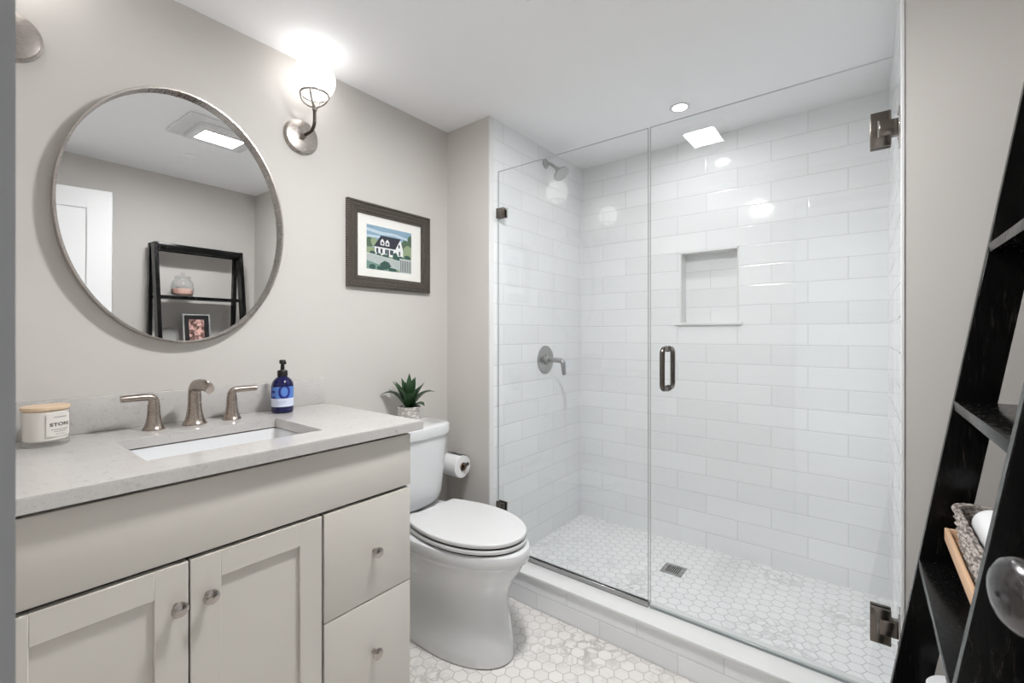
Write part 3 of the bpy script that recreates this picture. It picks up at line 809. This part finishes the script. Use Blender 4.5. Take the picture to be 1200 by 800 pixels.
loft(bm, [[Vector((-1.675, y, z)) for y, z in P], [Vector((-1.577, y, z)) for y, z in P]], False, False, closed=False)
obj('loose_sheet', bm, plain('tissue_sheet', S(238, 238, 238), .9, var=.02), roll)

# ================================================================== SHOWER
def pane(x0, x1, z0, z1, name, parent):
    bm = bmesh.new(); bx(bm, x0, x1, YG-.005, YG+.005, z0, z1)
    for f in bm.faces: f.material_index = 0 if abs(f.normal.y) > .5 else 1
    bm.normal_update()
    for f in bm.faces: f.material_index = 0 if abs(f.normal.y) > .5 else 1
    return obj(name, bm, [M['glass'], M['glass_edge']], parent)
fix = thing('fixed_glass_panel', 'clear fixed glass shower panel beside the toilet', 'shower panel', (-1.08, YG, ZCURB))
pane(XL+.003, -.6815, Z(-1.092), Z(.832), 'glass', fix)
bm = bmesh.new(); bx(bm, XL+.001, -.6795, YG-.010, YG-.0052, ZCURB+.0005, Z(-1.074), .0008, 1); bx(bm, XL+.001, -.6795, YG+.0052, YG+.010, ZCURB+.0005, Z(-1.074), .0008, 1); bx(bm, XL+.001, -.6795, YG-.010, YG+.010, ZCURB+.0003, ZCURB+.003)
obj('bottom_channel', bm, M['nickel_cool'], fix, label='slim nickel channel under the panel')
for z0 in (.592, -.897):
    bm = bmesh.new(); bx(bm, XL+.0005, XL+.050, YG-.016, YG-.0053, Z(z0), Z(z0+.050), .0025); bx(bm, XL+.0005, XL+.050, YG+.0053, YG+.016, Z(z0), Z(z0+.050), .0025); bx(bm, XL+.0005, XL+.0028, YG-.016, YG+.016, Z(z0), Z(z0+.05))
    obj('wall_clip', bm, M['nickel_dark'], fix, label='square nickel wall clip')
dr = thing('shower_door', 'clear hinged glass shower door with pull handle', 'shower door', (-.30, YG, ZCURB))
pane(-.6735, .071, Z(-1.083), Z(.832), 'glass', dr)
bm = bmesh.new(); bx(bm, -.6735, .071, YG-.007, YG+.007, Z(-1.0945), Z(-1.0835), .001, 1)
obj('bottom_sweep', bm, clear('clear_vinyl', (.80, .82, .82), .06, .15), dr)
for z0 in (.565, -.929):
    h = obj('hinge', box(.016, .066, YG-.018, YG-.0053, Z(z0), Z(z0+.105), .0025), M['nickel_dark'], dr, label='dark nickel wall hinge')
    zc_ = Z(z0+.0525)
    bm = bmesh.new(); bx(bm, .016, .066, YG+.0053, YG+.018, Z(z0), Z(z0+.105), .0025); obj('back_plate', bm, M['nickel_dark'], h)
    bm = bmesh.new(); bx(bm, .0375, .084, YG-.0195, YG-.0060, zc_-.023, zc_+.023, .002); bx(bm, .066, .084, YG-.012, YG+.012, zc_-.023, zc_+.023)
    obj('knuckle', bm, M['nickel_dark'], h)
    bm = bmesh.new(); bx(bm, .0335, .0375, YG-.0184, YG-.010, zc_-.025, zc_+.025); obj('slot', bm, M['chrome'], h)
    bm = bmesh.new(); bx(bm, .0815, .0885, YG-.026, YG+.026, Z(z0-.004), Z(z0+.109), .002)
    for s in (-.036, .036): lathe(bm, [(.005, 0), (.005, .003), (0, .0035)], (.082, YG-.015, zc_+s), (-1, 0, 0), 14)
    obj('wall_plate', bm, M['chrome'], h)
bm = bmesh.new()
hx, z0, z1 = -.604, Z(-.210), Z(-.055)
for s in (-1, 1):
    y0 = YG+s*.0055; yo = YG+s*.060; r = .022
    pts = [Vector((hx, y0, z0))]
    pts += [Vector((hx, yo-s*r+s*r*math.sin(a), z0+r-r*math.cos(a))) for a in [PI/2*i/7 for i in range(8)]]
    pts += [Vector((hx, yo-s*r+s*r*math.cos(a), z1-r+r*math.sin(a))) for a in [PI/2*i/7 for i in range(8)]]
    pts += [Vector((hx, y0, z1))]
    tube(bm, pts, .0098, 18)
    for z in (z0, z1): lathe(bm, [(.0125, 0), (.0125, .004), (.0098, .006)], (hx, YG+s*.0053, z), (0, s, 0), 20)
obj('pull_handle', bm, M['nickel_dark'], dr, label='D-shaped nickel pull handle')

# shower head
sh = thing('shower_sprayer', 'brushed nickel shower head on the left shower wall', 'shower head', (XL, 2.193, Z(1.0)))
SY = 2.193
bm = bmesh.new(); lathe(bm, [(.030, .0005), (.030, .004), (.022, .011), (.012, .016), (.0, .017)], (XL, SY, Z(1.004)), (1, 0, 0), 32); obj('flange', bm, M['nickel_cool'], sh)
bm = bmesh.new(); tube(bm, [(XL+.006, SY, Z(1.004)), (XL+.025, SY, Z(1.001)), (XL+.045, SY, Z(.988)), (XL+.085, SY, Z(.952))], .0095, 16); obj('arm', bm, M['nickel_cool'], sh)
hd = Vector((.62, 0, -.78)).normalized()
bm = bmesh.new(); lathe(bm, [(.010, -.012), (.014, -.008), (.014, .004), (.018, .010), (.036, .024), (.046, .034), (.0475, .040), (.0465, .045), (.043, .0465), (0, .0475)], Vector((XL+.086, SY, Z(.951))), hd, 40); obj('spray_head', bm, M['nickel_cool'], sh)
# valve
va = thing('shower_valve', 'brushed nickel round shower valve with a lever', 'shower valve', (XL, SY, Z(-.147)))
bm = bmesh.new(); lathe(bm, [(.083, .0005), (.083, .003), (.080, .006), (.070, .0075), (.030, .009), (.0285, .024), (.026, .028), (0, .029)], (XL, SY, Z(-.147)), (1, 0, 0), 56); obj('escutcheon', bm, M['nickel_cool'], va)
bm = bmesh.new()
tube(bm, [(XL+.024, SY, Z(-.147)), (XL+.06, SY, Z(-.147)), (XL+.095, SY, Z(-.147)), (XL+.112, SY, Z(-.150)), (XL+.121, SY, Z(-.160)), (XL+.125, SY, Z(-.180)), (XL+.129, SY, Z(-.230))], [.0165, .0150, .0145, .0150, .0145, .0135, .0110], 20)
obj('lever', bm, M['nickel_cool'], va)
# drain
dn_ = thing('shower_drain', 'square slotted metal drain in the shower floor', 'drain', (-.753, 2.281, ZSF))
obj('drain_frame', box(-.806, -.700, 2.228, 2.334, ZSF+.0002, ZSF+.0025, .001, 1), M['nickel_cool'], dn_)
bm = bmesh.new()
for i in range(7):
    x = -.753 + (i-3)*.0095; bx(bm, x-.0024, x+.0024, 2.246, 2.316, ZSF+.0026, ZSF+.0029)
obj('slots', bm, M['dark'], dn_, label='dark slots of the drain')

# ================================================================== CEILING FITTINGS
can = thing('recessed_light', 'small round recessed light in the shower ceiling', 'ceiling light', (-.695, 2.195, ZC))
bm = bmesh.new(); lathe(bm, [(.047, .0005), (.047, -.003), (.036, -.005), (.031, -.003), (.031, .0)], (-.695, 2.195, ZC), (0, 0, 1), 40, False, False); obj('trim_ring', bm, M['trimw'], can)
bm = bmesh.new(); lathe(bm, [(.0305, -.0005), (.0305, -.0022), (0, -.0024)], (-.695, 2.195, ZC), (0, 0, 1), 32); obj('lens', bm, M['canlens'], can)
fan = thing('fan_light', 'square ceiling exhaust fan with a lit lens, seen in the mirror', 'fan light', (-.67, .99, ZC))
bm = bmesh.new(); bx(bm, -.860, -.480, .800, 1.180, ZC-.012, ZC-.0005, .004); obj('grille', bm, M['trimw'], fan)
bm = bmesh.new()
for a in ((-.800, -.750, .865, 1.125), (-.600, -.550, .865, 1.125), (-.750, -.600, .865, .900), (-.750, -.600, 1.090, 1.125)): bx(bm, *a, ZC-.038, ZC-.0125)
obj('lens_frame', bm, M['trimw'], fan)
obj('lens', box(-.750, -.600, .900, 1.090, ZC-.037, ZC-.0135), M['fanlens'], fan, label='lit white lens')
bm = bmesh.new(); lathe(bm, [(.042, -.0005), (.042, -.006), (.038, -.009), (0, -.0095)], (-.12, 1.03, ZC), (0, 0, 1), 36)
cp = obj('ceiling_cover', bm, M['ceil']); tag(cp, 'flat round white cover plate on the ceiling, seen in the mirror', 'ceiling cover')

# ================================================================== LADDER SHELF
YI0, YI1, LT = .985, 1.500, .024             # inner faces of the two side frames, board thickness
lad = thing('ladder_shelf', 'black stained wooden ladder shelf against the right wall', 'shelf', (.3, 1.24, 0))
ZTOP = Z(.578)
def front_x(z): return .2877 - .1575*(ZTOP-z)
def rear_x(z): return .382 + .028*(ZTOP-z)
def leg(y0, y1, fx, w, z0=.0, z1=ZTOP):
    bm = bmesh.new(); pts = [(fx(z0), z0), (fx(z0)+w, z0), (fx(z1)+w, z1), (fx(z1), z1)]
    loft(bm, [[Vector((x, y0, z)) for x, z in pts], [Vector((x, y1, z)) for x, z in pts]])
    es = bm.edges[:]; bmesh.ops.bevel(bm, geom=es, offset=.0018, segments=1, affect='EDGES'); return bm
for y0, y1 in ((YI0-LT, YI0), (YI1, YI1+LT)):
    obj('front_leg', leg(y0, y1, front_x, .072), M['black'], lad)
    obj('rear_leg', leg(y0, y1, rear_x, .042), M['black'], lad)
    bm = bmesh.new(); zz = Z(.50); pts = [(front_x(ZTOP)+.070, ZTOP-.03), (rear_x(ZTOP)+.002, ZTOP-.03), (rear_x(ZTOP)+.002, ZTOP-.002), (front_x(ZTOP)+.070, ZTOP-.002)]
    loft(bm, [[Vector((x, y0+.003, z)) for x, z in pts], [Vector((x, y1-.003, z)) for x, z in pts]]); obj('side_rail', bm, M['black'], lad)
obj('top_rail', box(front_x(ZTOP)+.004, front_x(ZTOP)+.028, YI0, YI1, ZTOP-.048, ZTOP-.001, .0015), M['black'], lad)
obj('top_rail', box(rear_x(ZTOP)+.02, rear_x(ZTOP)+.041, YI0, YI1, ZTOP-.048, ZTOP-.001, .0015), M['black'], lad)
SHZ = [Z(-.945), Z(-.555), Z(-.158), Z(.212)]
for z in SHZ:
    obj('shelf_board', box(front_x(z)-.001, rear_x(z)+.040, YI0+.0005, YI1-.0005, z-.022, z, .0015), M['black'], lad)

# things on the ladder
jx, jy, jz = .345, 1.145, SHZ[3]+.0005
jar = thing('glass_jar', 'clear glass jar of pale pink salts on the top ladder shelf', 'jar', (jx, jy, jz))
bm = bmesh.new(); lathe(bm, [(.045, 0), (.060, .004), (.068, .018), (.069, .070), (.064, .098), (.052, .118), (.044, .126), (.046, .134), (.044, .136), (.042, .128), (.050, .117), (.061, .097), (.066, .070), (.065, .02), (.056, .007), (0, .006)], (jx, jy, jz), (0, 0, 1), 48); obj('jar_body', bm, M['jarglass'], jar)
bm = bmesh.new(); lathe(bm, [(.052, .008), (.0635, .020), (.0645, .052), (.05, .057), (.02, .054), (0, .058)], (jx, jy, jz), (0, 0, 1), 40); obj('salts', bm, plain('pink_salt', S(226, 182, 168), .8, var=.15, scale=120, bump=.6), jar)
bm = bmesh.new(); lathe(bm, [(.050, .136), (.050, .142), (.040, .148), (.014, .152), (.010, .158), (.015, .166), (.010, .174), (0, .176)], (jx, jy, jz), (0, 0, 1), 40); obj('jar_lid', bm, M['jarglass'], jar)

pf = thing('photo_frame', 'small black photo frame standing on the ladder shelf below the jar', 'photo frame', (.34, 1.235, SHZ[2]))
bm = bmesh.new(); a0 = SHZ[2]+.001; lean = .16
def fp(u, v, d): return Vector((.325+v*lean-d, 1.235+u, a0+v))
def fbox(u0, u1, v0, v1, d0, d1, mat=0): loft(bm, [[fp(u0, v0, d0), fp(u1, v0, d0), fp(u1, v1, d0), fp(u0, v1, d0)], [fp(u0, v0, d1), fp(u1, v0, d1), fp(u1, v1, d1), fp(u0, v1, d1)]], mat=mat)
for a in ((-.088, -.078, 0, .245), (.078, .088, 0, .245), (-.078, .078, .235, .245), (-.078, .078, 0, .010)): fbox(*a, 0, .014)
obj('frame', bm, M['chrome'], pf)
bm = bmesh.new(); fbox(-.078, .078, .010, .235, .001, .008); obj('black_mat', bm, plain('black_mat', S(20, 18, 18), .4), pf)
bm = bmesh.new(); fbox(-.048, .048, .030, .205, .008, .0088)
t = NT('pink_print'); n_ = t.noise(26, 3, .6)[0]; t.bsdf(t.mix(t.ramp(n_, .40, .62), rgb(S(84, 56, 50)), rgb(S(232, 186, 176))), .35); obj('print', bm, t.m, pf, label='pinkish photo print')
bm = bmesh.new(); loft(bm, [[Vector((.33+.02, 1.215, a0)), Vector((.335+.02, 1.255, a0)), Vector((.335+.022, 1.25, a0+.12)), Vector((.33+.022, 1.22, a0+.12))], [Vector((.41, 1.215, a0)), Vector((.41, 1.255, a0)), Vector((.362, 1.25, a0+.12)), Vector((.362, 1.22, a0+.12))]]); obj('easel_back', bm, M['dark'], pf)

dish = thing('faceted_jar', 'small clear faceted glass jar beside the photo frame', 'jar', (.335, 1.062, SHZ[2]))
bm = bmesh.new(); lathe(bm, [(.030, 0), (.040, .006), (.052, .045), (.054, .085), (.044, .130), (.030, .142), (.012, .150), (.002, .151)], (.335, 1.062, SHZ[2]+.0005), (0, 0, 1), 10); obj('faceted_glass', bm, clear('dish_glass', (.93, .94, .94), .1, .05), dish, 10)
bm = bmesh.new(); lathe(bm, [(.022, .011), (.036, .027), (.033, .036), (0, .037)], (.335, 1.062, SHZ[2]+.0005), (0, 0, 1), 24); obj('wax', bm, plain('dish_wax', S(232, 230, 226), .5), dish)

tz = Z(-.478)
tray = thing('wooden_tray', 'light wood footed tray on the second ladder shelf', 'tray', (.27, 1.28, SHZ[1]))
tw = wood_mat('birch', S(226, 190, 156), S(205, 166, 130), (4, 1, 4))
bm = bmesh.new(); TX0, TX1, TY0, TY1 = .150, .375, 1.075, 1.455
bx(bm, TX0+.004, TX1-.004, TY0+.004, TY1-.004, tz-.002, tz+.004)
obj('tray_base', bm, tw, tray)
bm = bmesh.new()
for a in ((TX0, TX0+.008, TY0, TY1), (TX1-.008, TX1, TY0, TY1), (TX0+.008, TX1-.008, TY0, TY0+.008), (TX0+.008, TX1-.008, TY1-.008, TY1)): bx(bm, *a, tz-.004, tz+.026, .002)
obj('tray_rim', bm, tw, tray)
for x in (TX0+.10, TX1-.03):
    for y in (TY0+.03, TY1-.05): obj('foot', box(x-.009, x+.009, y-.009, y+.009, SHZ[1]+.0005, tz-.002, .002), M['black'], tray, label='dark foot under the tray')

bk = thing('woven_basket', 'grey woven basket standing in the wooden tray', 'basket', (.27, 1.28, tz+.004))
BX0, BX1, BY0, BY1, BZ = .172, .345, 1.115, 1.425, tz+.0045
bm = bmesh.new()
def brow(z, g, ph, amp, n=140):
    base = rrect(BX0-g, BX1+g, BY0-g, BY1+g, z, .035, 10)
    per = []; tot = 0
    for i in range(len(base)): tot += (base[(i+1) % len(base)]-base[i]).length
    step = tot/n; out = []; i = 0; acc = 0.0; d = 0.0
    for k in range(n):
        tgt = k*step
        while True:
            L = (base[(i+1) % len(base)]-base[i % len(base)]).length
            if acc+L >= tgt or i >= len(base): break
            acc += L; i += 1
        q = base[i % len(base)].lerp(base[(i+1) % len(base)], (tgt-acc)/L if L > 1e-9 else 0)
        c = Vector(((BX0+BX1)/2, (BY0+BY1)/2, z)); e = (q-c); e.z = 0
        out.append(q + e.normalized()*amp*math.sin(k*2*PI/8+ph))
    return out
rows = 13; hb = .084
rings = [[p.lerp(Vector(((BX0+BX1)/2, (BY0+BY1)/2, p.z)), .9) for p in brow(BZ, 0, 0, 0)]]
for r in range(rows):
    for k in range(3):
        z = BZ + hb*(r+k/3)/rows; bulge = .003*math.sin(PI*(k+.5)/3)
        rings.append(brow(z, .004+.010*(r/rows)+bulge-.003, r*PI, .0030))
zt_ = BZ+hb
rings += [brow(zt_, .016, 0, .001), brow(zt_+.007, .013, 0, .001), brow(zt_+.006, .004, 0, .001), brow(zt_-.01, .002, 0, .001), brow(BZ+.006, -.006, 0, .0)]
loft(bm, rings, False, True)
t = NT('grey_wicker'); n_ = t.noise(150, 4, .65, t.vmath('MULTIPLY', t.obj(), (1, .4, 2)))[0]
t.bsdf(t.mix(t.ramp(n_, .36, .66), rgb(S(84, 74, 68)), rgb(S(200, 190, 182))), .8, 0.0, t.bump(n_, .6, .002)); obj('woven_body', bm, t.m, bk, 60)
bm = bmesh.new(); RX, RZ_ = .222, BZ+.062
n = 30; sp = []
lathe(bm, [(.004, 0), (.030, .002), (.036, .010), (.037, .03), (.037, .15), (.036, .172), (.030, .180), (.004, .182)], (RX, 1.218, RZ_), (0, 1, 0), 32)
tw_ = obj('rolled_towel', bm, plain('white_terry', S(236, 236, 236), .95, var=.03, bump=.6, bscale=300)); tag(tw_, 'rolled white washcloth lying in the grey basket', 'towel')

bm = bmesh.new(); lathe(bm, [(.018, 0), (.050, 0), (.054, .005), (.054, .125), (.050, .130), (.018, .130), (.018, 0)], (.170, 1.432, SHZ[0]+.0005), (0, 0, 1), 40, False, False)
tr_ = obj('spare_toilet_roll', bm, plain('spare_tissue', S(236, 236, 238), .8, var=.02, bump=.3)); tag(tr_, 'spare white toilet roll standing on the lowest ladder shelf', 'toilet paper')
